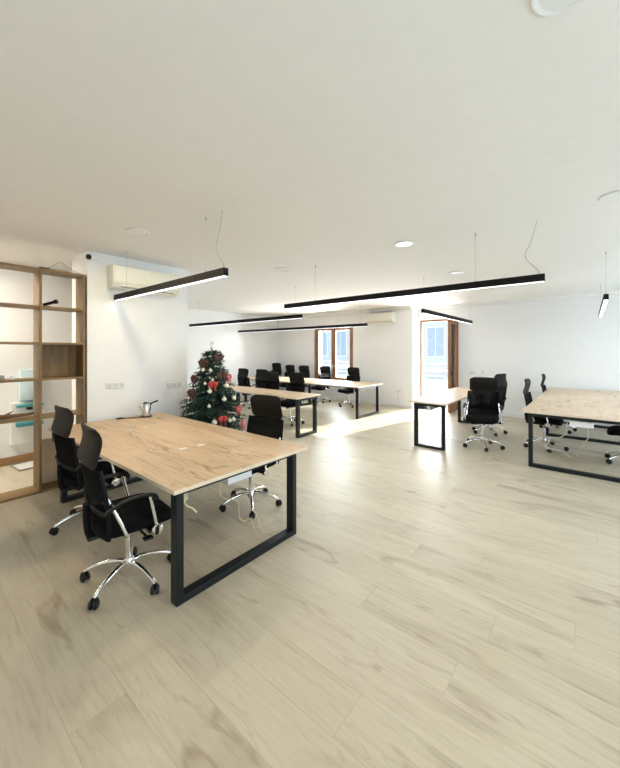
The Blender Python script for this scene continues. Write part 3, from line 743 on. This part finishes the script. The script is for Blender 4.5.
# ornaments: (pixel-free) angle on the tree measured from the viewer's direction, height, size
view = math.atan2(-TY, -TX)
def on_tree(side, z, out=.0):
    """side: sideways offset / radius as seen from the room, -1 left .. 1 right"""
    a = view+math.asin(max(-.98, min(.98, side))); rr = trad(z)*1.02+out
    return (TX+rr*math.cos(a), TY+rr*math.sin(a), z)
def bauble(label, side, z, r=.036):
    r *= .88
    t = thing('bauble', label, 'bauble', on_tree(side, z), 0, 'pearl white tree baubles')
    bm = bmesh.new(); ball(bm, (0, 0, 0), r, n=18); obj('ball', bm, M['bauble'], t, smooth=True)
    bm = bmesh.new(); cyl(bm, (0, 0, r*.95), (0, 0, r*1.25), r*.25, n=10); tube(bm, [(.0+.006*math.cos(q), 0, r*1.35+.008*math.sin(q)) for q in [2*PI*i/8 for i in range(8)]], .0015, 5, closed=True); obj('cap', bm, M['gold'], t)
bauble('white bauble at the upper left of the Christmas tree, under the brown bow', -.55, 1.355, .030)
bauble('white bauble near the centre line of the Christmas tree, second tier from top', -.10, 1.345, .030)
bauble('white bauble above the red bow in the middle of the Christmas tree', .02, 1.215, .026)
bauble('white bauble left of the middle red bow on the Christmas tree', -.32, 1.17, .024)
bauble('white bauble below the red bow in the middle of the Christmas tree', -.10, 1.065)
bauble('white bauble at the right of the Christmas tree, level with the middle red bow', .62, 1.13, .038)
bauble('white bauble half-way up the right side of the Christmas tree', .42, .95, .036)
bauble('white bauble at the right outline of the Christmas tree, half-way up', .78, .945, .034)
bauble('long white bauble low in the centre of the Christmas tree', -.10, .87, .026)
bauble('large white bauble low in the centre of the Christmas tree', .06, .655, .042)
bauble('white bauble low on the Christmas tree, right of the low red bow', .50, .66, .032)
bauble('white bauble low at right of Christmas tree, rightmost of the low pair', .62, .665, .032)
def bow(label, side, z, m, s=1.0, name='bow'):
    p = on_tree(side, z, .0); a = math.atan2(p[1]-TY, p[0]-TX)
    t = thing(name, label, 'bow', p, a, 'ribbon bows on the tree')
    bm = bmesh.new()
    for sg in (-1, 1):
        for (yy, zz, ry, rz) in ((.045, .012, .045, .030), (.03, .035, .03, .026), (.035, -.022, .035, .022)):
            ball(bm, (.006*s, yy*sg*s, zz*s), 1.0, (.020*s, ry*s, rz*s), 12)
    obj('loops', bm, m, t)
    bm = bmesh.new()
    for sg in (-1, 1):
        rows = [[(.005, (y0-.014)*s, zz*s), (.012, y0*s, zz*s), (.005, (y0+.014)*s, zz*s)] for y0, zz in ((.005*sg, 0), (.022*sg, -.035), (.034*sg, -.075), (.05*sg, -.10))]
        sheet(bm, rows, .004)
    obj('tails', bm, m, t)
    bm = bmesh.new(); ball(bm, (.008, 0, 0), .016*s, n=10); obj('knot', bm, m, t, smooth=True)
bow('brown-red bow near the top left of the Christmas tree', -.62, 1.45, M['burgundy'], 1.05)
bow('brown-red bow near the top right of the Christmas tree', .55, 1.53, M['burgundy'], 1.05)
bow('red bow in the middle of the Christmas tree', .03, 1.15, M['red'], .8)
bow('red bow at the upper right outline of the Christmas tree', .86, 1.24, M['red'], .85)
bow('brown-red bow inside the upper right of the Christmas tree', .52, 1.28, M['burgundy'], 1.05)
bow('brown-red bow at the left outline of the Christmas tree, upper middle', -.86, 1.22, M['burgundy'], 1.1)
bow('brown-red bow at the left of the Christmas tree, half-way up', -.78, 1.03, M['burgundy'], 1.1)
bow('red bow low on the Christmas tree, right of centre', .30, .69, M['red'], .8)
bow('red bow at the lower right outline of the Christmas tree', .82, .79, M['red'], .85)
bow('red bow lowest on the right outline of the Christmas tree', .93, .56, M['red'], .9)

# ------------------------------------------------------------------ light
W = dict(sky=.9, sun=1.3, window=2.8, door=1.2, near1=.56, near2=.36, near3=.60, pend_front=.04, pend_mid=.50, pend_far=.20, pend_right=.20, down_front=.75, down_mid=.08, corridor=1.15)
w = bpy.data.worlds.new('World'); S.world = w; w.use_nodes = True
bg = w.node_tree.nodes['Background']; bg.inputs[0].default_value = (.80, .90, 1.0, 1); bg.inputs[1].default_value = 1.6*W['sky']
COOL = (.58, .80, 1); WARM = (1, .82, .50); SOFT = (1, .93, .80); DAY = (.90, .96, 1)
def area(name, loc, rot, sx, sy, power, color=(1, 1, 1)):
    if power <= 0: return
    l = bpy.data.lights.new(name, 'AREA'); l.shape = 'RECTANGLE'; l.size = sx; l.size_y = sy; l.energy = power; l.color = color
    o = bpy.data.objects.new(name, l); COL.objects.link(o); o.location = loc; o.rotation_euler = rot; return o
# daylight through the openings
area('daylight_window', (UW+.5, (W0+W1)/2, 1.3), (0, math.radians(90), 0), 2.3, 1.5, 130*W['window'], DAY)
area('daylight_door', (UR+.35, (D0+D1)/2, 1.3), (0, math.radians(90), 0), 2.3, .95, 110*W['door'], DAY)
for k, (a, b) in enumerate(ops):
    area('daylight_near', ((a+b)/2, VB-.25, 1.42), (math.radians(90), 0, 0), b-a, 2.1, 100*W['near%d' % (k+1)], COOL)
# the lamps, and fill at the unlit downlights
def strip(x0, y0, x1, y1, z, power):
    area('pendant_light', ((x0+x1)/2, (y0+y1)/2, z-.004), (0, 0, math.atan2(y1-y0, x1-x0)), math.hypot(x1-x0, y1-y0)-.02, .04, power, DAY)
strip(1.86, 2.56, 1.86, 4.83, 2.285, 30*W['pend_front'])
strip(3.93, .35, 3.93, 3.75, 2.285, 40*W['pend_mid'])
for q in ((4.97, 4.3, 4.97, 8.2, 2.25), (7.3, 4.22, 7.3, 9.1, 2.22)): strip(*q, 40*W['pend_far'])
for q in ((5.68, 2.22, 8.72, 2.22, 2.262), (5.68, -.13, 8.7, -.11, 2.265)): strip(*q, 40*W['pend_right'])
for k, (x, y) in enumerate(((1.63, 3.68), (1.46, .06), (3.8, 1.7), (3.8, 3.68), (3.7, -.15), (5.72, 1.68))):
    area('downlight_and_fill', (x, y, CEIL-.015), (0, 0, 0), .16, .16, 20*W['down_front' if k < 2 else 'down_mid'], WARM if k < 2 else SOFT)  # unlit fittings get added light too, warm over the front floor
area('corridor_lamp', (-.3, 5.65, CEIL-.02), (0, 0, 0), 1.6, .5, 60*W['corridor'], SOFT)
sun = bpy.data.lights.new('sun', 'SUN'); sun.energy = 9*W['sun']; sun.angle = math.radians(.6); sun.color = (1, .93, .82)
so = bpy.data.objects.new('sun', sun); COL.objects.link(so)
d = Vector((-1, .20, -.52)).normalized(); so.rotation_euler = d.to_track_quat('-Z', 'Y').to_euler(); so.location = (15, 2, 8)

# ------------------------------------------------------------------ camera
cam = bpy.data.cameras.new('camera'); co = bpy.data.objects.new('camera', cam); COL.objects.link(co)
co.location = (0, 0, 1.63); co.rotation_euler = (PI/2, 0, math.radians(39.5-90))
cam.sensor_fit = 'HORIZONTAL'; cam.sensor_width = 36; cam.lens = 343/620*36
cam.shift_y = -(384-350.6)/620; cam.clip_start = .02; cam.clip_end = 200
S.camera = co
vs = S.view_settings; vs.view_transform = 'Standard'; vs.look = 'None'; vs.gamma = 1; vs.exposure = 0.14; vs.use_curve_mapping = False
S.cycles.use_denoising = True
